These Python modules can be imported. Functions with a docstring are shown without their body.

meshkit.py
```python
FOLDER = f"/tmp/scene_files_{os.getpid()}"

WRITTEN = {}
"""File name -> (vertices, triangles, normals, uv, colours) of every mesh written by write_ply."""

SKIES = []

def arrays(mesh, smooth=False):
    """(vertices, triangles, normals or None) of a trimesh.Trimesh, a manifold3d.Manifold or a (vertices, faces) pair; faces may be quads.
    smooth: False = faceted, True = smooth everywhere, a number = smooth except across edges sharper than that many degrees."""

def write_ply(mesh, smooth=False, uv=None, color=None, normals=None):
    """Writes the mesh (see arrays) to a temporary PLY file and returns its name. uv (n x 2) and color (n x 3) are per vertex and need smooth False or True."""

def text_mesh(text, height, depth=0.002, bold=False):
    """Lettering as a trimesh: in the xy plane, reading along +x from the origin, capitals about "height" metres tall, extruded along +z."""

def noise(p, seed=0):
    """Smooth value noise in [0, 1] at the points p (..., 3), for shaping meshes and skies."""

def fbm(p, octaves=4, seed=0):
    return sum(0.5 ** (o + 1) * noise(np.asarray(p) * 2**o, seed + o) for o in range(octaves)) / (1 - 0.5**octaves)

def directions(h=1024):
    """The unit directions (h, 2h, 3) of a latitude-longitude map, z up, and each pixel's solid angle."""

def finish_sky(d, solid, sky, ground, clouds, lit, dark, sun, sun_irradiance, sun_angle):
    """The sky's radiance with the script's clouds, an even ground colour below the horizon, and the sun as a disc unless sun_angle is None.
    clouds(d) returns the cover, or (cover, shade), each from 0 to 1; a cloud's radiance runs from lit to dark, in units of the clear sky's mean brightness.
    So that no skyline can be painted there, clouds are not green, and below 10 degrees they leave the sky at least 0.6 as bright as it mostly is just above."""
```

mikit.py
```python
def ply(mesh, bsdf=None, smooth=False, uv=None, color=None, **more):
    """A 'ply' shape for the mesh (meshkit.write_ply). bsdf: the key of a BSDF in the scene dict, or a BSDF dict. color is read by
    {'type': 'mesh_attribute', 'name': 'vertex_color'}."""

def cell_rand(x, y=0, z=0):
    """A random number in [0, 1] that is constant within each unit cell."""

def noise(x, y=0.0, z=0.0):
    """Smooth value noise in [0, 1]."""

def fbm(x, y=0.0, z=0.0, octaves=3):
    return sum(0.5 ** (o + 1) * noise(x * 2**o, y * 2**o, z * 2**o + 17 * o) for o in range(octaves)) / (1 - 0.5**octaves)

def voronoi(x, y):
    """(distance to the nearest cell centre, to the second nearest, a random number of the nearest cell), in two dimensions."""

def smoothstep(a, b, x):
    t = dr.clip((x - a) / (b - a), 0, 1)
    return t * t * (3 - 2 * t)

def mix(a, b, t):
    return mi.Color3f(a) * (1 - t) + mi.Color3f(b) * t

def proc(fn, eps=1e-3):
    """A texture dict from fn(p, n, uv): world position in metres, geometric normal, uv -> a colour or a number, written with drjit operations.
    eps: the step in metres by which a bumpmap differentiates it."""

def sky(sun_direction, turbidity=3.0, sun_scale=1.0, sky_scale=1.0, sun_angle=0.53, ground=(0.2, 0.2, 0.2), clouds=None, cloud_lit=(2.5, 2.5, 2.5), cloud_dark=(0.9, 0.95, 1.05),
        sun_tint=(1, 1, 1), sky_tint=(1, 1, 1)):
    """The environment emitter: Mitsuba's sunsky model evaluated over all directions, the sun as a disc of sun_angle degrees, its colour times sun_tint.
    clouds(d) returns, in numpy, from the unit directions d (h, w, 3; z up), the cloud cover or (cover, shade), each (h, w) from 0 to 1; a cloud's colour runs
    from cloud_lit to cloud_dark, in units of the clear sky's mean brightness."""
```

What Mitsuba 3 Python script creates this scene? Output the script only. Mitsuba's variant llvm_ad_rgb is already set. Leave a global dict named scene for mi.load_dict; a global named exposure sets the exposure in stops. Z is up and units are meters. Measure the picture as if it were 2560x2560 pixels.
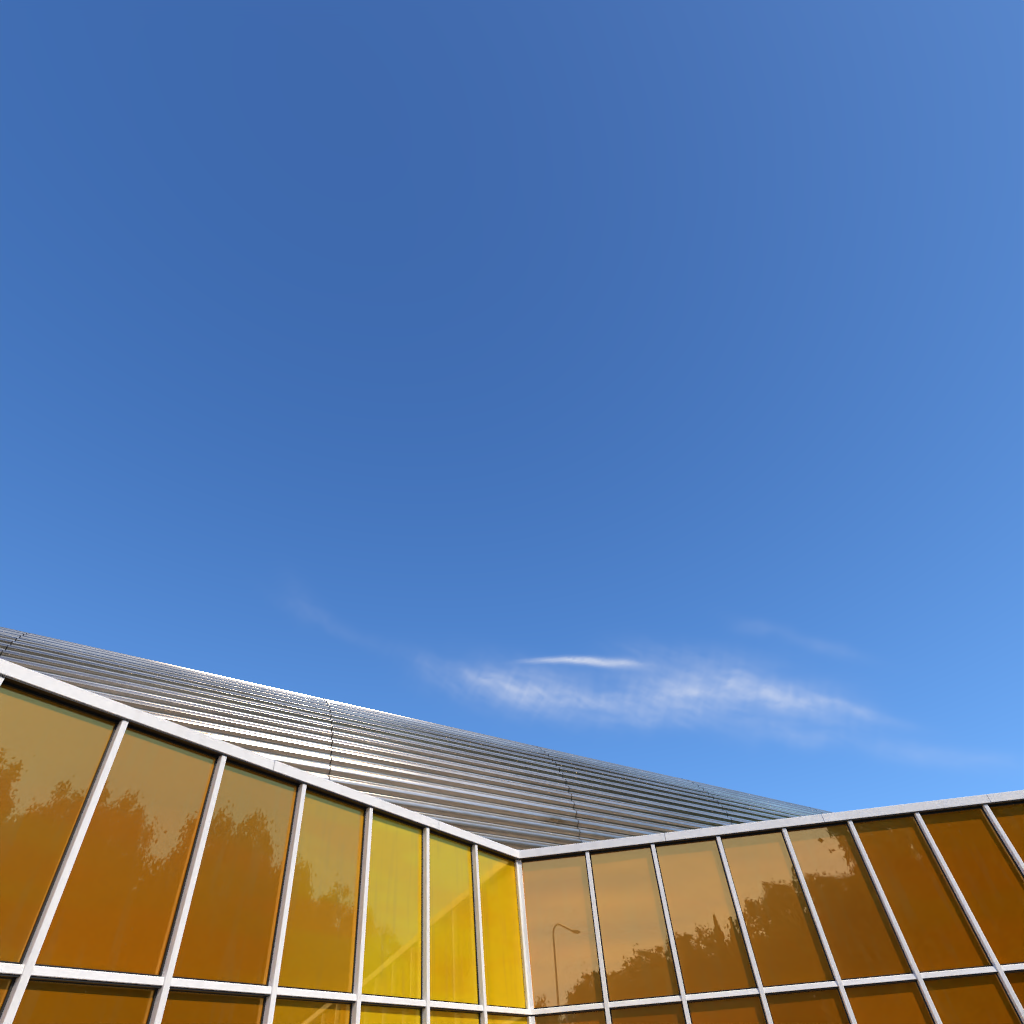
import math
import numpy as np, trimesh, mitsuba as mi, drjit as dr, mikit, meshkit
from shapely.geometry import Polygon

T = mi.ScalarTransform4f
scene, labels = {"type": "scene"}, {}
EYE = np.array([0.0, 0.0, 1.65])

# ------------------------------------------------------------------ camera, sky, exposure
CAM_UP = [0.0784194, -0.7016096, 0.7082332]
CAM_W = [0.0, 0.7104211, 0.7037769]
scene["camera"] = {"type": "perspective", "fov": 81.4534, "fov_axis": "x", "near_clip": 0.05, "far_clip": 3000.0,
                   "to_world": T().look_at(origin=EYE.tolist(), target=(EYE + np.array(CAM_W) * 10).tolist(), up=CAM_UP)}
SUN_AZ, SUN_EL = math.radians(130.5), math.radians(48.0)
SUN = [math.sin(SUN_AZ) * math.cos(SUN_EL), math.cos(SUN_AZ) * math.cos(SUN_EL), math.sin(SUN_EL)]


def clouds(d):
    """thin cirrus low in the north-east: a broad feathery bank in two lobes, one bright streak above it, faint shreds around."""
    az = np.degrees(np.arctan2(d[..., 0], d[..., 1]))
    el = np.degrees(np.arcsin(np.clip(d[..., 2], -1, 1)))
    x, y = az * math.cos(math.radians(26.0)), el

    def n(a, b, k, octaves=4):
        return meshkit.fbm(np.stack([a, b, 0 * a + 1.7 * k], -1), octaves, k)

    wx, wy = 1.6 * (n(x / 4, y / 4, 9, 3) - 0.5), 1.5 * (n(x / 4, y / 3, 5, 3) - 0.5)
    xs, ys = x + wx, y + wy

    def turned(deg):
        c, s = math.cos(math.radians(deg)), math.sin(math.radians(deg))
        return xs * c + ys * s, -xs * s + ys * c

    u, v = turned(-15)            # along the bank, which trails down to the right
    u2, v2 = turned(-38)          # combed fibres that cross it at a slant
    u3, v3 = turned(62)           # short feathers standing on it
    broad = n(u / 5.0, v / 1.8, 21)
    fibre = 0.55 * n(u2 / 3.2, v2 / 0.42, 33) + 0.45 * n(u / 3.6, v / 0.36, 34)
    feather = n(u3 / 1.5, v3 / 0.45, 44)
    tex = np.clip(0.25 + 1.7 * (broad - 0.36), 0.05, 1.3) * np.clip(0.25 + 2.1 * (0.66 * fibre + 0.34 * feather - 0.33), 0.06, 1.6)

    def lobe(x0, y0, a, b, tilt, p=xs, q=ys):
        c, s = math.cos(math.radians(tilt)), math.sin(math.radians(tilt))
        f, g = (p - x0) * c + (q - y0) * s, -(p - x0) * s + (q - y0) * c
        return np.exp(-np.abs(f / a) ** 2.2 - np.abs(g / b) ** 2)

    k = math.cos(math.radians(26.0))
    bank = (0.55 * lobe(-2.0 * k, 28.6, 6.5, 1.9, -14) + 0.6 * lobe(5.0 * k, 27.0, 7.5, 1.9, -14) + 0.5 * lobe(12.5 * k, 25.0, 6.0, 1.3, -14)
            + 1.15 * lobe(19.0 * k, 25.6, 6.8, 2.2, -21) + 0.9 * lobe(25.0 * k, 23.3, 5.0, 1.1, -31) + 0.55 * lobe(30.0 * k, 20.9, 3.2, 0.45, -33) + 0.35 * lobe(12.0 * k, 23.8, 7.0, 0.5, -10))
    sx, sy = x + 0.35 * wx, y + 0.3 * wy
    bend = 30.15 - 0.16 * (sx - 5.6) - 0.012 * (sx - 5.6) ** 2
    streak = np.exp(-np.abs((sx - 5.8) / 5.0) ** 3 - (np.abs(sy - bend + 0.12) / (0.30 + 0.02 * (sx - 5.6))) ** 2) * np.clip(0.35 + 1.3 * n(u / 2.2, v / 0.22, 61), 0.2, 1.4)
    faint = (0.85 * lobe(23.5 * k, 20.6, 3.6, 0.9, -20) + 0.85 * lobe(33.5 * k, 16.7, 4.2, 0.8, -25) + 0.28 * lobe(-20.5 * k, 33.3, 6.0, 0.7, -16)
             + 0.15 * lobe(-25.0 * k, 35.4, 3.0, 1.2, -40) + 0.4 * lobe(28.0 * k, 27.4, 5.0, 0.6, -36) + 0.45 * lobe(24.0 * k, 29.6, 1.6, 0.5, -20) + 0.3 * lobe(-10.5 * k, 30.4, 1.5, 0.9, -50))
    cover = 0.62 * bank * (0.16 + 0.95 * tex) + 0.66 * streak + 0.2 * faint * (0.3 + tex)
    # a thin bright cloud bank low in the south, which the right glass wall mirrors
    off = np.abs((az - 183 + 180) % 360 - 180)
    south = n(az / 13, el / 1.5, 91)
    milk = np.exp(-(off / 58) ** 2) * np.exp(-(np.clip(el - 12, 0, 90) / 17) ** 2) * (0.2 + 0.95 * south)
    return np.clip(cover + milk, 0, 0.85)


scene["sky"] = mikit.sky(SUN, turbidity=2.1, ground=(0.22, 0.2, 0.17), clouds=clouds, cloud_lit=(2.0, 2.1, 2.35), sky_tint=(1.17, 1.70, 2.24), sun_tint=(0.94, 1.0, 1.07))
exposure = 1.3

# ------------------------------------------------------------------ materials
P = mikit.proc


def amber_fn(lo, hi, rust):
    def fn(p, n, uv):
        t = mikit.fbm(p[0] * 0.7, p[1] * 0.7, p[2] * 1.1, octaves=3)
        c = mikit.mix(lo, hi, mikit.smoothstep(0.25, 0.75, t))
        # rust-orange bands in the film, and a thin film of dust with run marks
        b = mikit.fbm(p[0] * 0.55 + 3.0, p[1] * 0.55, p[2] * 2.6, octaves=3)
        c = mikit.mix(c, rust, 0.6 * mikit.smoothstep(0.5, 0.7, b))
        d = mikit.fbm(p[0] * 16.0, p[1] * 16.0, p[2] * 1.2, octaves=3)
        return mikit.mix(c, (0.5, 0.33, 0.1), 0.16 * mikit.smoothstep(0.5, 0.78, d))
    return fn


def amber(name, lo, hi, rust, mirror, tint=(1.0, 0.40, 0.53)):
    scene[name] = {"type": "blendbsdf", "weight": mirror,
                   "base": {"type": "blendbsdf", "weight": 0.34,
                            "a": {"type": "diffuse", "reflectance": P(amber_fn(lo, hi, rust))},
                            "b": {"type": "roughconductor", "material": "none", "alpha": 0.09, "specular_reflectance": {"type": "rgb", "value": [0.95, 0.62, 0.12]}}},
                   "mirror": {"type": "conductor", "material": "none", "specular_reflectance": {"type": "rgb", "value": list(tint)}}}


GOLD, ROSE = (1.0, 0.47, 0.42), (1.0, 0.40, 0.56)
amber("amber_glass", (0.64, 0.222, 0.001), (0.72, 0.268, 0.002), (0.74, 0.222, 0.002), 0.41, GOLD)
amber("amber_glass_deep", (0.59, 0.195, 0.001), (0.66, 0.235, 0.001), (0.70, 0.195, 0.001), 0.44, GOLD)
amber("amber_glass_warm", (0.68, 0.218, 0.001), (0.76, 0.258, 0.002), (0.79, 0.23, 0.002), 0.40, GOLD)
amber("rose_glass", (0.68, 0.198, 0.001), (0.76, 0.238, 0.002), (0.80, 0.205, 0.002), 0.46, ROSE)
amber("rose_glass_deep", (0.63, 0.172, 0.001), (0.70, 0.208, 0.001), (0.74, 0.175, 0.001), 0.48, ROSE)
amber("rose_glass_warm", (0.72, 0.195, 0.001), (0.80, 0.23, 0.002), (0.84, 0.21, 0.002), 0.45, ROSE)
amber("amber_glass_sunglow", (0.93, 0.60, 0.003), (0.97, 0.69, 0.005), (0.96, 0.53, 0.003), 0.23, GOLD)  # yellower film, brightened in its colour to stand for reflected sunlight
amber("amber_glass_half_sunglow", (0.80, 0.37, 0.002), (0.88, 0.43, 0.003), (0.90, 0.33, 0.002), 0.38, GOLD)  # the same painted sun glow, weaker


def white_fn(p, n, uv):
    g = mikit.fbm(p[0] * 1.3, p[1] * 1.3, p[2] * 1.3, octaves=2)
    s = mikit.fbm(p[0] * 5, p[1] * 5, p[2] * 0.8, octaves=2)
    c = mikit.mix((0.82, 0.82, 0.83), (0.88, 0.88, 0.89), mikit.smoothstep(0.25, 0.7, 0.6 * g + 0.4 * s))
    # thin grey run marks
    d = mikit.fbm(p[0] * 11, p[1] * 11, p[2] * 0.9 + 5.0, octaves=2)
    return mikit.mix(c, (0.62, 0.61, 0.59), 0.22 * mikit.smoothstep(0.62, 0.8, d))


scene["white_paint"] = {"type": "principled", "base_color": P(white_fn), "roughness": 0.5, "specular": 0.3}
scene["black_rubber"] = {"type": "roughplastic", "diffuse_reflectance": {"type": "rgb", "value": [0.012, 0.012, 0.013]}, "alpha": 0.3}
scene["dark_soffit"] = {"type": "diffuse", "reflectance": {"type": "rgb", "value": [0.03, 0.027, 0.026]}}


def metal_fn(tone):
    def fn(p, n, uv):
        a = p[0] * 0.8237 + p[1] * 0.567
        s = mikit.fbm(a * 1.3, p[2] * 46.0, p[1] * 9.0, octaves=3)
        t = mikit.fbm(a * 0.5, p[2] * 3.0, 2.0, octaves=3)
        c = mikit.mix((0.58 * tone, 0.50 * tone, 0.415 * tone), (0.80 * tone, 0.70 * tone, 0.59 * tone), mikit.smoothstep(0.25, 0.75, 0.5 * s + 0.5 * t))
        # one rust-brown stain beside a lap joint, low on the wall
        r2 = dr.square((a - 9.55) / 0.26) + dr.square((p[2] - 6.62) / 0.07)
        st = dr.exp(-r2) * mikit.smoothstep(0.3, 0.6, mikit.fbm(a * 9.0, p[2] * 22.0, 5.0, octaves=3))
        return mikit.mix(c, (0.25, 0.17, 0.06), dr.clip(st * 1.1, 0, 0.6))
    return fn


STEEL = [metal_fn(t) for t in (1.0, 0.95, 0.9)]
for i in range(3):
    scene[f"steel_{i}"] = {"type": "twosided", "bsdf": {"type": "blendbsdf", "weight": 0.24,
                            "polish": {"type": "roughconductor", "material": "none", "alpha": 0.06, "distribution": "beckmann", "specular_reflectance": P(STEEL[i])},
                            "bloom": {"type": "roughconductor", "material": "none", "alpha": 0.28, "distribution": "ggx", "specular_reflectance": P(STEEL[i])}}}
scene["dark_metal"] = {"type": "principled", "base_color": {"type": "rgb", "value": [0.05, 0.05, 0.055]}, "roughness": 0.6, "metallic": 0.3}


def gravel_fn(p, n, uv):
    d1, d2, r = mikit.voronoi(p[0] * 22, p[1] * 22)
    return mikit.mix((0.22, 0.18, 0.14), (0.46, 0.39, 0.31), r * mikit.smoothstep(0.0, 0.25, d2 - d1))


scene["gravel"] = {"type": "diffuse", "reflectance": P(gravel_fn)}


def paving_fn(p, n, uv):
    bx, by = dr.abs(p[0] * 1.6667 - dr.floor(p[0] * 1.6667) - 0.5), dr.abs(p[1] * 1.6667 - dr.floor(p[1] * 1.6667) - 0.5)
    joint = mikit.smoothstep(0.485, 0.495, dr.maximum(bx, by))
    g = mikit.fbm(p[0] * 2.5, p[1] * 2.5, 0.0, octaves=4) * 0.6 + 0.4 * mikit.cell_rand(p[0] * 1.6667, p[1] * 1.6667, 3)
    return mikit.mix(mikit.mix((0.30, 0.27, 0.23), (0.42, 0.385, 0.34), g), (0.12, 0.11, 0.1), joint)


def grass_fn(p, n, uv):
    g = mikit.fbm(p[0] * 0.8, p[1] * 0.8, p[2] * 0.8, octaves=5)
    return mikit.mix((0.035, 0.06, 0.015), (0.09, 0.12, 0.035), g)


scene["paving"] = {"type": "diffuse", "reflectance": P(paving_fn)}
scene["grass"] = {"type": "diffuse", "reflectance": P(grass_fn)}


def leaf_fn(lo, hi):
    def fn(p, n, uv):
        return mikit.mix(lo, hi, mikit.cell_rand(p[0] * 3.0, p[1] * 3.0, p[2] * 3.0))
    return fn


scene["leaf_broad"] = {"type": "twosided", "bsdf": {"type": "diffuse", "reflectance": P(leaf_fn((0.055, 0.085, 0.015), (0.14, 0.165, 0.035)))}}
scene["leaf_dark"] = {"type": "twosided", "bsdf": {"type": "diffuse", "reflectance": P(leaf_fn((0.04, 0.06, 0.014), (0.095, 0.115, 0.03)))}}


def bark_fn(p, n, uv):
    return mikit.mix((0.05, 0.038, 0.028), (0.13, 0.1, 0.075), mikit.fbm(p[0] * 14, p[1] * 14, p[2] * 2.5, octaves=3))


scene["bark"] = {"type": "diffuse", "reflectance": P(bark_fn)}
scene["galvanised"] = {"type": "principled", "base_color": {"type": "rgb", "value": [0.3, 0.31, 0.32]}, "roughness": 0.45, "metallic": 0.6}
scene["lamp_lens"] = {"type": "principled", "base_color": {"type": "rgb", "value": [0.5, 0.5, 0.48]}, "roughness": 0.15}

# ------------------------------------------------------------------ helpers


def numbered(key):
    if key not in scene and not any(k.startswith(key + "__") for k in scene):
        return key
    i = 1
    while f"{key}_{i:03d}" in scene or any(k.startswith(f"{key}_{i:03d}__") for k in scene):
        i += 1
    return f"{key}_{i:03d}"


def add(key, mesh, bsdf, smooth=False, exact=False, **more):
    key = key if exact else numbered(key)
    scene[key] = mikit.ply(mesh, bsdf, smooth=smooth, **more)
    return key


def thing(key, label, category, group=None):
    labels[key] = {"label": label, "category": category}
    if group:
        labels[key]["group"] = group


def loft(sections, closed_ends=True):
    """Quads between equal-length closed rings of points, with fan caps."""
    s = np.asarray(sections, float)
    n, m = s.shape[:2]
    v = s.reshape(-1, 3).tolist()
    f = []
    for i in range(n - 1):
        for j in range(m):
            a, b, c, d = i * m + j, i * m + (j + 1) % m, (i + 1) * m + (j + 1) % m, (i + 1) * m + j
            f += [[a, b, c], [a, c, d]]
    if closed_ends:
        for i, flip in ((0, True), (n - 1, False)):
            v.append(s[i].mean(0).tolist())
            q = len(v) - 1
            for j in range(m):
                t = [q, i * m + j, i * m + (j + 1) % m]
                f.append(t[::-1] if flip else t)
    mesh = trimesh.Trimesh(np.array(v), np.array(f), process=False)
    mesh.fix_normals()
    return mesh


def chamfered(w0, w1, o0, o1, c):
    """The outline (width, out) of a bar with its outer two edges chamfered."""
    return [(w0, o0), (w1, o0), (w1, o1 - c), (w1 - c, o1), (w0 + c, o1), (w0, o1 - c)]


def tube(points, radii, sides=8):
    p = np.asarray(points, float)
    t = np.gradient(p, axis=0)
    t /= np.linalg.norm(t, axis=1, keepdims=True)
    ref = np.array([0.31, 0.95, 0.05])
    a = np.cross(t, ref)
    a /= np.linalg.norm(a, axis=1, keepdims=True)
    b = np.cross(t, a)
    ang = np.arange(sides) * 2 * np.pi / sides
    r = np.broadcast_to(radii, (len(p),))[:, None, None]
    return loft(p[:, None] + r * (np.cos(ang)[None, :, None] * a[:, None] + np.sin(ang)[None, :, None] * b[:, None]))


# ------------------------------------------------------------------ ground
def ground_height(x, y):
    """level around the buildings, rising to a wooded bank south of them"""
    d = -y
    t = np.clip((d - 34.0) / 60.0, 0, 1)
    return 19.0 * t * t * (3 - 2 * t) * np.clip((90 - np.abs(x + 5)) / 60, 0, 1) + 0 * x


gx = np.concatenate([[-1500, -600, -250], np.linspace(-120, 120, 41), [250, 600, 1500]])
gy = np.concatenate([[-1500, -600, -250], np.linspace(-140, 60, 41), [250, 600, 1500]])
X, Y = np.meshgrid(gx, gy, indexing="ij")
V = np.stack([X, Y, ground_height(X, Y) - 0.004], -1).reshape(-1, 3)
i, j = np.meshgrid(np.arange(len(gx) - 1), np.arange(len(gy) - 1), indexing="ij")
q = (i * len(gy) + j).ravel()
F = np.vstack([np.stack([q, q + len(gy), q + len(gy) + 1], -1), np.stack([q, q + len(gy) + 1, q + 1], -1)])
add("ground", trimesh.Trimesh(V, F, process=False), "grass", smooth=True)
labels["ground"] = {"label": "grassy ground rising to a wooded bank", "kind": "structure"}
add("pavement", trimesh.Trimesh(np.array([[-16, -30, 0.004], [16, -30, 0.004], [16, 24, 0.004], [-16, 24, 0.004]], float), np.array([[0, 1, 2], [0, 2, 3]])), "paving")
labels["pavement"] = {"label": "pale paved forecourt between the glass walls", "kind": "structure"}

# ------------------------------------------------------------------ the amber glass building
C0 = np.array([-0.1182, 3.8629, 1.0]) * 2.6 + EYE      # top of the inner corner, on the plane of the mullions' faces
DL = np.array([math.sin(-2.5831), math.cos(-2.5831), 0.0])
DR = np.array([math.sin(1.706), math.cos(1.706), 0.0])
NL = np.array([0.84649298, -0.52893257, 0.06066273])
NR = np.array([-0.13454388, -0.98904903, 0.06066273])


def down(N, D):
    v = np.cross(N, D)
    return v if v[2] < 0 else -v


VL, VR = down(NL, DL), down(NR, DR)
COS_LEAN = -VL[2]


def corner_line(o_l, o_r, h):
    """where the two walls' offset planes meet, h metres (along the slope) below the coping"""
    n_h = np.array([0, 0, 1.0])
    A = np.array([NL, NR, n_h])
    return np.linalg.solve(A, [NL @ C0 + o_l, NR @ C0 + o_r, C0[2] - h * COS_LEAN])


class Wall:
    def __init__(self, D, N, V, ks):
        self.D, self.N, self.V, self.ks = D, N, V, ks

    def pt(self, s, h, o):
        return C0 + self.D * s + self.V * h + self.N * o

    def s_corner(self, o, h):
        return (corner_line(o, o, h) - C0) @ self.D


LEFT = Wall(DL, NL, VL, [1.049, 2.072, 3.092, 4.105, 5.114, 6.124, 7.135, 8.146, 9.157, 10.168])
RIGHT = Wall(DR, NR, VR, [1.035, 2.006, 2.960, 3.899, 4.817, 5.735, 6.65, 7.57, 8.49, 9.41, 10.33])
B = "amber_glass_building"
thing(B, "low building with two amber glass walls in white frames meeting at an inner corner", "building")
H_ROWS = [0.0, 1.79, 3.60, 4.22]       # coping underside, transom, transom, plinth (metres down the slope)
H_END = 4.25 / COS_LEAN
GLASS = -0.075
rng = np.random.default_rng(7)
MW, TW = 0.027, 0.028                  # half widths of a mullion and a transom


def pane_mesh(w, s0, s1, h0, h1, seed):
    """A pane bowed a little, as sealed units are, and set a hair out of plane. s0, s1 are functions of h."""
    nu, nv = 10, 18
    u, v = np.meshgrid(np.linspace(0, 1, nu), np.linspace(0, 1, nv), indexing="ij")
    r = np.random.default_rng(seed)
    bow = r.normal(0, 0.00006)
    ta, tb = r.normal(0, 0.0032, 2)
    wob = meshkit.noise(np.stack([u * 2.2 + seed * 3.1, v * 2.6, 0 * u], -1), seed) - 0.5
    o = GLASS + bow * (1 - (2 * u - 1) ** 2) * (1 - (2 * v - 1) ** 2) + ta * (u - 0.5) + tb * (v - 0.5) * 1.6 + 0.00012 * wob
    front = np.empty((nu, nv, 3))
    for a in range(nu):
        for b in range(nv):
            h = h0 + (h1 - h0) * v[a, b]
            front[a, b] = w.pt(s0(h) + (s1(h) - s0(h)) * u[a, b], h, o[a, b])
    back = front - w.N * 0.02
    V = np.vstack([front.reshape(-1, 3), back.reshape(-1, 3)])
    i, j = np.meshgrid(np.arange(nu - 1), np.arange(nv - 1), indexing="ij")
    q = (i * nv + j).ravel()
    quads = np.stack([q, q + nv, q + nv + 1, q + 1], -1)
    k = nu * nv
    edge = [a * nv for a in range(nu)] + [(nu - 1) * nv + b for b in range(1, nv)] + [a * nv + nv - 1 for a in range(nu - 2, -1, -1)] + [b for b in range(nv - 2, 0, -1)]
    side = np.array([[edge[t], edge[t] + k, edge[(t + 1) % len(edge)] + k, edge[(t + 1) % len(edge)]] for t in range(len(edge))])
    Q = np.vstack([quads, quads[:, ::-1] + k, side])
    m = trimesh.Trimesh(V, np.vstack([Q[:, [0, 1, 2]], Q[:, [0, 2, 3]]]), process=False)
    fn = m.face_normals[:10].mean(0)
    if fn @ w.N < 0:
        m.invert()
    return m


def bar_box(w, s_of, h0, h1, o0, o1, o_c=0.003):
    """A slab of the wall's own axes; s_of(h) gives (s0, s1)."""
    rings = []
    for h in (h0, h1):
        a, b = s_of(h)
        rings.append([w.pt(s, h, o) for s, o in chamfered(a, b, o0, o1, o_c)])
    return loft(rings)


for wi, w in enumerate((LEFT, RIGHT)):
    sgn = 1
    edges = [None] + w.ks
    # mullions
    for s in w.ks:
        add(f"{B}__mullion", bar_box(w, lambda h: (s - MW, s + MW), 0.0125, H_END, GLASS - 0.08, 0.0), "white_paint")
    for r in range(3):
        h0, h1 = H_ROWS[r], H_ROWS[r + 1]
        for k in range(len(w.ks)):
            if k == 0:
                sa = lambda h: w.s_corner(GLASS, h) + 0.05
            else:
                sa = lambda h, s=w.ks[k - 1]: s + MW + 0.001
            sb = lambda h, s=w.ks[k]: s - MW - 0.001
            top = h0 + (TW + 0.001 if r else 0.022)
            bot = h1 - TW - 0.001
            tone = ("amber_glass", "rose_glass")[wi] + ("", "_deep", "_warm")[int(rng.choice(3, p=[0.4, 0.3, 0.3]))]
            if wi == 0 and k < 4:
                tone = ("amber_glass_sunglow", "amber_glass_sunglow", "amber_glass_sunglow", "amber_glass_half_sunglow")[k]      # lemon-yellow panes beside the corner, sun reflected off the right wall painted in
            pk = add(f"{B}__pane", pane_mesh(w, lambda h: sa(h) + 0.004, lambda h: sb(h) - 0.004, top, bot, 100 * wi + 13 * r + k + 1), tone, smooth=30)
            # black gasket round the pane, standing 5 mm proud of it
            g = 0.016
            parts = [bar_box(w, lambda h: (sa(h), sa(h) + g), top, bot, GLASS - 0.02, GLASS + 0.012, 0.002),
                     bar_box(w, lambda h: (sb(h) - g, sb(h)), top, bot, GLASS - 0.02, GLASS + 0.012, 0.002),
                     bar_box(w, lambda h: (sa(h) + g, sb(h) - g), bot - g, bot, GLASS - 0.02, GLASS + 0.012, 0.002)]
            if r:
                parts.append(bar_box(w, lambda h: (sa(h) + g, sb(h) - g), top, top + g, GLASS - 0.02, GLASS + 0.012, 0.002))
            add(f"{pk}__gasket", trimesh.util.concatenate(parts), "black_rubber", exact=True)
            if r == 0:
                add(f"{B}__coping_shade_strip", bar_box(w, lambda h: (sa(h) - (0.0 if k else 0.02), sb(h)), 0.012, 0.032, GLASS - 0.02, GLASS + 0.022, 0.002), "black_rubber")  # added black strip that darkens the coping shadow along the pane tops
            # transom below the pane
            if r < 2:
                a0 = (lambda h: w.s_corner(GLASS, h) + 0.03) if k == 0 else (lambda h, s=w.ks[k - 1]: s + MW + 0.0005)
                b0 = lambda h, s=w.ks[k]: s - MW - 0.0005
                rings = []
                for hh_fn in (a0, b0):
                    ring = []
                    for hh, o in ((h1 - TW, GLASS - 0.08), (h1 - TW, -0.028), (h1 - TW + 0.006, -0.020), (h1 + TW - 0.003, -0.012), (h1 + TW, -0.015), (h1 + TW, GLASS - 0.08)):
                        ring.append(w.pt(hh_fn(hh), hh, o))
                    rings.append(ring)
                add(f"{B}__transom", loft(rings), "white_paint")
                add(f"{B}__pressure_strip", bar_box(w, lambda h: (a0(h) + 0.001, b0(h) - 0.001), h1 + TW + 0.0005, h1 + TW + 0.012, GLASS - 0.02, -0.022, 0.002), "black_rubber")
    # dark drip strip that closes the coping from below
    for k in range(len(w.ks)):
        a0 = (lambda h: w.s_corner(0.0, h)) if k == 0 else (lambda h, s=w.ks[k - 1]: s + 0.001)
        add(f"{B}__drip_strip", bar_box(w, lambda h: (a0(h), w.ks[k] - 0.001), 0.001, 0.011, GLASS - 0.06, 0.010, 0.002), "black_rubber")
    # plinth
    add(f"{B}__plinth", bar_box(w, lambda h: (w.s_corner(GLASS, h) + 0.03, w.ks[-1] - MW), H_ROWS[3] - 0.025, H_END, GLASS - 0.08, GLASS + 0.03), "dark_metal")
    # coping: separate lengths butted with a 6 mm gap, mitred at the corner; a dark soffit strip under it
    cuts = ([1.873, 4.548, 7.22] if wi == 0 else [2.207, 4.47, 6.73, 9.0]) + [w.ks[-1] + 0.1]
    prev = None
    for cut in cuts:
        rings = []
        for end in (0, 1):
            ring = []
            for hh, o in ((-0.001, 0.013), (-0.001, -0.065), (-0.02, -0.07), (-0.02, -0.30), (-0.130, -0.30), (-0.113, 0.012), (-0.109, 0.016), (-0.004, 0.018)):
                s = (w.s_corner(o, hh) if prev is None else prev + 0.0045) if end == 0 else cut - 0.0045
                ring.append(w.pt(s, hh, o))
            rings.append(ring)
        add(f"{B}__coping", loft(rings), "white_paint")
        prev = cut

# corner post: two faces that meet in the corner, with a small open groove between them
for w in (LEFT, RIGHT):
    rings = []
    for h in (0.012, 2.0, H_END):
        ring = []
        for ds, o in ((0.0006, GLASS - 0.05), (0.05, GLASS - 0.05), (0.05, GLASS + 0.045), (0.044, GLASS + 0.05), (0.0006, GLASS + 0.05)):
            ring.append(w.pt(w.s_corner(GLASS if o < GLASS else o, h) + ds, h, o))
        rings.append(ring)
    add(f"{B}__corner_post", loft(rings), "white_paint")

# roof and the closing walls behind
LE, RE = LEFT.pt(LEFT.ks[-1], 0, -0.3), RIGHT.pt(RIGHT.ks[-1], 0, -0.3)
AX = np.array([math.sin(math.radians(55.45)), math.cos(math.radians(55.45)), 0.0])
BX = np.array([-AX[1], AX[0], 0.0])


def behind(p, b):
    return p + BX * (b - p @ BX)


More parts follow.
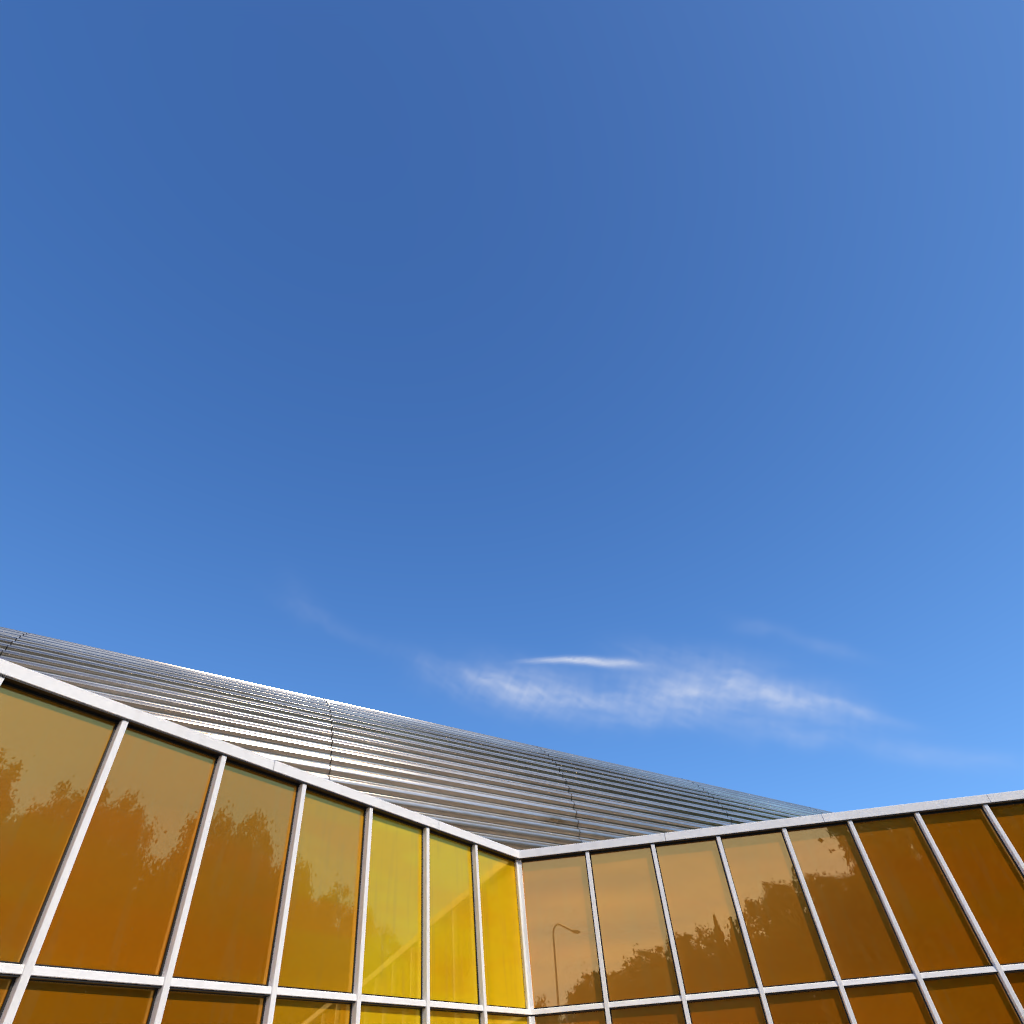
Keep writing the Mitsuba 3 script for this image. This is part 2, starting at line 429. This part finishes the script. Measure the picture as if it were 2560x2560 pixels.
c_in = corner_line(-0.3, -0.3, 0)
poly = Polygon([p[:2] for p in (LE, c_in, RE, behind(RE, 12.55), behind(LE, 12.55))])
roof = trimesh.creation.extrude_polygon(poly, 0.25, engine="earcut")
roof.apply_translation([0, 0, 3.93])
add(f"{B}__roof", roof, "gravel")
for a, b in ((RE, behind(RE, 12.55)), (behind(LE, 12.55), LE)):
    t = (b - a) * [1, 1, 0]
    t /= np.linalg.norm(t)
    nrm = np.array([-t[1], t[0], 0]) * 0.1
    ring = [[p + n * [1, 1, 0] for p, n in ((a, nrm), (b, nrm), (b, -nrm), (a, -nrm))] for _ in (0, 1)]
    ring = np.array(ring)
    ring[0, :, 2], ring[1, :, 2] = 0, 3.92
    add(f"{B}__side_wall", loft(ring), "white_paint")

# ------------------------------------------------------------------ the ribbed steel building behind
S = "ribbed_steel_building"
thing(S, "building clad in polished ribbed steel, its wall curving over into a rounded roof", "building")
B0, RHO, ZC, TILT = 13.0, 0.267 * 13, 0.37 * 13, -0.013


def vault(a, sig, n):
    """a: metres along the axis; sig: metres up the wall and round the curve; n: metres outwards."""
    a, sig, n = np.broadcast_arrays(np.asarray(a, float), sig, n)
    th = np.clip(sig / RHO, 0, None)
    b = B0 + RHO - (RHO + n) * np.cos(th)
    z = ZC + np.where(sig < 0, sig, (RHO + n) * np.sin(th)) + TILT * a
    return EYE + a[..., None] * AX + b[..., None] * BX + z[..., None] * np.array([0, 0, 1.0])


PITCH, DEPTH = 0.0184 * 13, 0.068
CREST0 = 0.0271 * 13
# a narrow flat crest, and between crests a hollow, rolled trough
_x = np.linspace(0, 1, 11)
_hollow = -(np.sin(np.pi * _x) ** 0.8)
prof_t = np.concatenate([0.0 + 0.33 * (2 * _x[5:-1] - 1), [0.33, 0.37, 0.5, 0.63, 0.67], 1.0 - 0.33 * (1 - 2 * _x[1:6])])
prof_n = np.concatenate([_hollow[5:-1], [0.0, 0.03, 0.05, 0.03, 0.0], _hollow[1:6]]) * DEPTH
JOINTS = [13 * x for x in (-1.22, -0.72, -0.221, 0.284, 0.789, 1.2655, 1.76, 2.26, 2.76)]
M0, M1 = -12, 25
for bay in range(len(JOINTS) - 1):
    a0, a1 = JOINTS[bay] + 0.012, JOINTS[bay + 1] - 0.012
    lift = 0.004 * bay
    for m in range(M0, M1):
        sag = rng.normal(0, 0.0012)
        t = CREST0 + (m - 0.5 + prof_t) * PITCH
        nl = 13
        aa = np.linspace(a0, a1, nl)
        wave = 0.0035 * (meshkit.noise(np.stack([aa * 1.1, np.full(nl, m * 1.7), np.full(nl, bay * 3.3)], -1), 3) - 0.5)
        pts = vault(aa[:, None], t[None, :], prof_n[None, :] + lift + sag + wave[:, None])
        k = len(t)
        i, j = np.meshgrid(np.arange(nl - 1), np.arange(k - 1), indexing="ij")
        q = (i * k + j).ravel()
        Fq = np.stack([q, q + k, q + k + 1, q + 1], -1)
        mesh = trimesh.Trimesh(pts.reshape(-1, 3), np.vstack([Fq[:, [0, 1, 2]], Fq[:, [0, 2, 3]]]), process=False)
        if mesh.face_normals[0] @ (vault(a0, t[0], 1.0) - vault(a0, t[0], 0.0)) < 0:
            mesh.invert()
        add(f"{S}__cladding_strip", mesh, f"steel_{int(rng.integers(0, 3))}", smooth=True)

# dark sheathing behind the strips, seen only through the lap joints, and the far side of the roof
sig = np.concatenate([[-(EYE[2] + ZC) + 0.02], np.linspace(0, RHO * math.pi, 60), [RHO * math.pi]])
aa = np.array([JOINTS[0], JOINTS[-1]])
pts = vault(aa[:, None], sig[None, :-1], -DEPTH - 0.03)
end = pts[:, -1].copy()
end[:, 2] = 0
pts = np.concatenate([pts, end[:, None]], 1)
ring0, ring1 = pts
add(f"{S}__sheathing", loft([ring0, ring1]), "dark_metal", smooth=20)
for jn in JOINTS[1:-1]:
    # a dark closer strip standing in the gap of each lap joint
    t = np.concatenate([CREST0 + (m - 0.5 + prof_t[:-1]) * PITCH for m in range(M0, M1)])
    nn = np.tile(prof_n[:-1], M1 - M0) + 0.004 * JOINTS.index(jn) - 0.012
    p0, p1 = vault(jn - 0.010, t, nn), vault(jn + 0.010, t, nn)
    k = len(t)
    q = np.arange(k - 1)
    Fq = np.stack([q, q + k, q + k + 1, q + 1], -1)
    mesh = trimesh.Trimesh(np.vstack([p0, p1]), np.vstack([Fq[:, [0, 1, 2]], Fq[:, [0, 2, 3]]]), process=False)
    add(f"{S}__lap_joint", mesh, "black_rubber")

# ------------------------------------------------------------------ trees (seen only as reflections in the amber glass)


def leaf_quads(centres, size, r):
    n = len(centres)
    a = r.normal(size=(n, 3))
    a /= np.linalg.norm(a, axis=1, keepdims=True)
    b = np.cross(a, r.normal(size=(n, 3)))
    b /= np.linalg.norm(b, axis=1, keepdims=True)
    s = size * r.uniform(0.6, 1.3, (n, 1))
    v = np.stack([centres - a * s, centres - b * s * 0.5, centres + a * s, centres + b * s * 0.5], 1).reshape(-1, 3)
    q = np.arange(n)[:, None] * 4
    f = np.vstack([q + [0, 1, 2], q + [0, 2, 3]])
    return trimesh.Trimesh(v, f, process=False)


def broad_crown(seed, rx, rz, n_clumps, leaves, leaf):
    """Leaves gathered in clumps round the ends of limbs, over the shell and the inside of an uneven crown."""
    r = np.random.default_rng(seed)
    d = r.normal(size=(n_clumps, 3))
    d /= np.linalg.norm(d, axis=1, keepdims=True)
    rad = r.uniform(0.35, 1.0, n_clumps) ** 0.5
    lump = 0.72 + 0.56 * meshkit.noise(d * 2.1 + seed, seed)
    c = d * (rad * lump)[:, None] * [rx, rx, rz]
    c = c[c[:, 2] > -0.75 * rz]
    cs = r.uniform(0.09, 0.2, len(c)) * rx
    out = []
    for p, s in zip(c, cs):
        k = r.normal(size=(leaves, 3)) * 0.55
        out.append(p + k * [s, s, s * 0.75])
    return leaf_quads(np.vstack(out), leaf, r)


def conifer_crown(seed, rx, h, n, leaf):
    r = np.random.default_rng(seed)
    t = r.uniform(0, 1, n) ** 0.7
    tier = 0.75 + 0.25 * np.cos(t * 40)
    ang = r.uniform(0, 2 * np.pi, n)
    rad = rx * t * tier * r.uniform(0.3, 1, n) ** 0.5
    c = np.stack([rad * np.cos(ang), rad * np.sin(ang), h * (1 - t) - 0.15 * rad], -1)
    return leaf_quads(c, leaf, r)


def trunk_mesh(h, r0, seed):
    r = np.random.default_rng(seed)
    p = np.array([[r.normal(0, 0.08) * k, r.normal(0, 0.08) * k, h * k / 4] for k in range(5)])
    parts = [tube(p, np.linspace(r0, r0 * 0.45, 5))]
    for k in range(5):
        a = r.uniform(0, 2 * np.pi)
        b = p[2 + k % 3]
        e = b + np.array([math.cos(a), math.sin(a), 1.0]) * h * 0.13
        parts.append(tube([b, (b + e) / 2 + [0, 0, 0.1], e], [r0 * 0.35, r0 * 0.25, r0 * 0.1], 6))
    return trimesh.util.concatenate(parts)


CROWNS = [broad_crown(s, 1.0, 1.0, 420, 80, 0.034) for s in (3, 11, 29)]
CROWN_DICT = {}


def crown_ply(i, bsdf):
    if (i, bsdf) not in CROWN_DICT:
        CROWN_DICT[i, bsdf] = mikit.ply(CROWNS[i], bsdf, smooth=False)
    return CROWN_DICT[i, bsdf]


def tree(key, x, y, top, rx, rz, kind, rot, bsdf, label, group=None):
    key = numbered(key)
    z0 = float(ground_height(np.float64(x), np.float64(y)))
    zc = top - rz * 1.12
    d = crown_ply(kind, bsdf)
    scene[f"{key}__crown"] = {**d, "to_world": T().translate([x, y, zc]).rotate([0, 0, 1], rot).scale([rx, rx, rz])}
    t = trunk_mesh(max(zc - z0, 2.0), max(0.16, rx * 0.07), kind * 7 + int(rot))
    t.apply_translation([x, y, z0 - 0.05])
    add(f"{key}__trunk", t, "bark", smooth=40, exact=True)
    thing(key, label, "tree", group)
    return key


def polar(px, py, az, dist):
    a = math.radians(az)
    return px + math.sin(a) * dist, py + math.cos(a) * dist


# (a point on the wall, bearing from it, distance, top height above ground, crown half width, half height, shape, turn, foliage, label)
for px, py, az, dist, top, rx, rz, kind, rot, mat, lab in [
    (-3.9, 4.2, 107.6, 32, 19.8, 2.8, 4.4, 0, 20, "leaf_broad", "rounded tree reflected at the far left end of the left glass wall"),
    (-3.7, 4.6, 99.6, 31, 18.0, 2.3, 3.9, 1, 75, "leaf_broad", "broad leafy tree reflected in the first two panes from the left edge of the photo"),
    (-3.5, 4.9, 96.2, 30, 16.7, 1.7, 3.6, 2, 200, "leaf_broad", "narrower tree reflected just right of the broad tree in the left glass wall"),
    (-2.9, 5.8, 88.6, 31, 17.3, 2.5, 4.2, 2, 140, "leaf_broad", "dome shaped tree reflected in the middle panes of the left glass wall"),
    (-2.4, 6.5, 83.8, 32, 15.6, 2.2, 4.0, 0, 250, "leaf_broad", "tree on the right shoulder of the dome shaped tree in the left wall's reflection"),
    (-2.2, 7.0, 79.8, 33, 14.4, 1.9, 3.6, 1, 310, "leaf_broad", "lower tree reflected next right of the dome shaped tree's shoulder in the left wall"),
    (-1.9, 7.4, 76.6, 34, 12.2, 1.7, 3.2, 2, 15, "leaf_broad", "lowest tree at the right end of the reflected row in the left glass wall"),
    (-3.8, 4.5, 105.5, 36, 16.6, 4.2, 6.2, 1, 120, "leaf_dark", "dark tree filling the gap behind the leftmost reflected trees"),
    (-3.6, 4.8, 100.6, 38, 16.4, 4.6, 6.2, 2, 20, "leaf_dark", "dark tree low behind the broad leafy tree in the left glass wall"),
    (-3.2, 5.3, 93.8, 37, 16.2, 3.6, 6.0, 0, 300, "leaf_dark", "dark tree low in the notch between the broad and the dome shaped tree reflections"),
    (-2.9, 5.8, 89.6, 38, 16.2, 4.4, 6.0, 1, 10, "leaf_dark", "dark tree hidden low behind the dome shaped tree's reflection"),
    (-2.6, 6.2, 86.0, 38, 15.4, 4.6, 5.8, 2, 60, "leaf_dark", "dark tree low behind the right shoulder of the dome shaped tree's reflection"),
    (-2.3, 6.7, 82.0, 39, 13.8, 4.4, 5.6, 1, 230, "leaf_dark", "dark tree low in the left wall's reflection, second from its right end"),
    (-2.1, 7.1, 78.2, 39, 11.8, 4.2, 5.0, 0, 160, "leaf_dark", "dark tree low behind the right end of the left wall's reflected row"),
]:
    x, y = polar(px, py, az, dist)
    tree("broadleaf_tree", x, y, top, rx, rz, kind, rot, mat, lab)

# big tree that hangs into the right wall's reflection, and the smaller ones by the lamp
x, y = polar(5.1, 9.3, 164.5, 19)
tree("overhanging_tree", x, y, 15.8, 3.1, 5.4, 0, 33, "leaf_broad", "large tree overhanging the right part of the right glass wall's reflection")
x, y = polar(6.6, 9.1, 153.0, 21)
tree("overhanging_tree", x, y, 15.5, 4.0, 6.4, 1, 133, "leaf_broad", "second large tree reflected at the far right end of the right glass wall")
x, y = polar(0.4, 9.9, 192.2, 27)
tree("small_tree", x, y, 9.3, 1.5, 3.2, 1, 210, "leaf_broad", "small tree reflected just right of the street lamp in the right glass wall")
x, y = polar(-0.1, 9.9, 196.6, 26)
tree("small_tree", x, y, 8.3, 1.3, 2.6, 2, 80, "leaf_broad", "small tree reflected beside the inner corner post left of the street lamp")

# the wood on the bank
FAR_BROAD = [mikit.ply(broad_crown(s, 1.0, 1.0, 120, 34, 0.06), "leaf_dark", smooth=False) for s in (41, 43)]
FAR_CONIFER = mikit.ply(conifer_crown(51, 1.0, 1.0, 3600, 0.05), "leaf_dark", smooth=False)
r = np.random.default_rng(5)
el_az = [(150, 18.5), (160, 18.6), (166, 18.6), (170, 18.6), (174.8, 17.8), (177, 17.2), (180, 16.3), (183, 15.7), (186, 15.4), (190, 14.7), (192, 14.0), (196, 9)]
n = 0
for row in range(3):
    for k, az in enumerate(np.arange(150.0, 193.0, 1.5)):
        azj = az + r.uniform(-0.6, 0.6) + row * 0.9
        dist = (92, 80, 68)[row] + r.uniform(-4, 4)
        x, y = polar(2.0, 9.6, azj, dist)
        el = np.interp(azj, [a for a, _ in el_az], [e for _, e in el_az])
        top = 1.65 + 1.6 + dist * math.tan(math.radians(el)) * (1.0, 0.88, 0.72)[row] + r.uniform(-0.7, 0.5)
        z0 = float(ground_height(np.float64(x), np.float64(y)))
        con = row == 0 and k in (20, 21)
        key = numbered("far_conifer" if con else "far_tree")
        rx = 4.2 if con else r.uniform(3.0, 4.4)
        if con:
            top += 0.5
            h = top - z0 - 1.0
            scene[f"{key}__crown"] = {**FAR_CONIFER, "to_world": T().translate([x, y, z0 + 1.0]).rotate([0, 0, 1], float(r.uniform(0, 360))).scale([rx, rx, h])}
            zc = z0 + h * 0.5
        else:
            rz = min(max((top - z0) * 0.46, 2.2), rx * 1.25)
            zc = top - rz
            scene[f"{key}__crown"] = {**FAR_BROAD[int(r.integers(2))], "to_world": T().translate([x, y, zc]).rotate([0, 0, 1], float(r.uniform(0, 360))).scale([rx, rx, rz])}
        add(f"{key}__trunk", tube([[x, y, z0 - 0.1], [x, y, (z0 + zc) / 2], [x, y, zc]], [0.28, 0.22, 0.12], 7), "bark", smooth=40, exact=True)
        thing(key, "pointed conifer in the wood on the bank, reflected in the right glass wall" if con else ("skyline tree at the top of the wooded bank, reflected in the right glass wall", "tree halfway down the wooded bank, reflected below the skyline trees in the right glass wall", "tree at the foot of the wooded bank, reflected lowest in the right glass wall")[row], "tree", "conifers in the wood on the bank" if con else ("trees on the skyline of the bank", "trees halfway down the bank", "trees at the foot of the bank")[row])

# street lamp
L = "street_lamp"
lx, ly = polar(0.2, 9.92, 194.6, 18)
top = 9.0
ax = np.array([0.62, -0.78, 0])
ax /= np.linalg.norm(ax)
base = np.array([lx, ly, 0.0])
add(f"{L}__pole", tube([base + [0, 0, z] for z in (0, 1.2, 1.25, 4, top - 0.45)], [0.075, 0.075, 0.048, 0.042, 0.036], 12), "galvanised", smooth=40)
arc = [base + [0, 0, top - 0.45] + ax * 0.35 * (1 - math.cos(t)) + np.array([0, 0, 0.42]) * math.sin(t) for t in np.linspace(0, math.pi / 2, 9)]
tip = arc[-1] + ax * 0.62 + [0, 0, -0.14]
add(f"{L}__arm", tube(arc + [tip], 0.032, 10), "galvanised", smooth=40)
hd = [tip + ax * t for t in (-0.03, 0.04, 0.2, 0.34, 0.4)]
side = np.cross(ax, [0, 0, 1])
rings = [[p + side * w * cx + np.array([0, 0, 1]) * hh * cz for cx, cz in ((-1, -0.6), (-1, 0.2), (-0.6, 0.8), (0.6, 0.8), (1, 0.2), (1, -0.6))] for p, w, hh in zip(hd, (0.035, 0.06, 0.10, 0.085, 0.03), (0.035, 0.045, 0.055, 0.05, 0.03))]
add(f"{L}__lamp_head", loft(rings), "galvanised", smooth=30)
lens = trimesh.creation.box([0.24, 0.12, 0.03])
lens.apply_transform(trimesh.geometry.align_vectors([1, 0, 0], ax))
lens.apply_translation(hd[2] + [0, 0, -0.042])
add(f"{L}__lens", lens, "lamp_lens")
thing(L, "slender street lamp with a bent arm, reflected beside the inner corner", "street lamp")
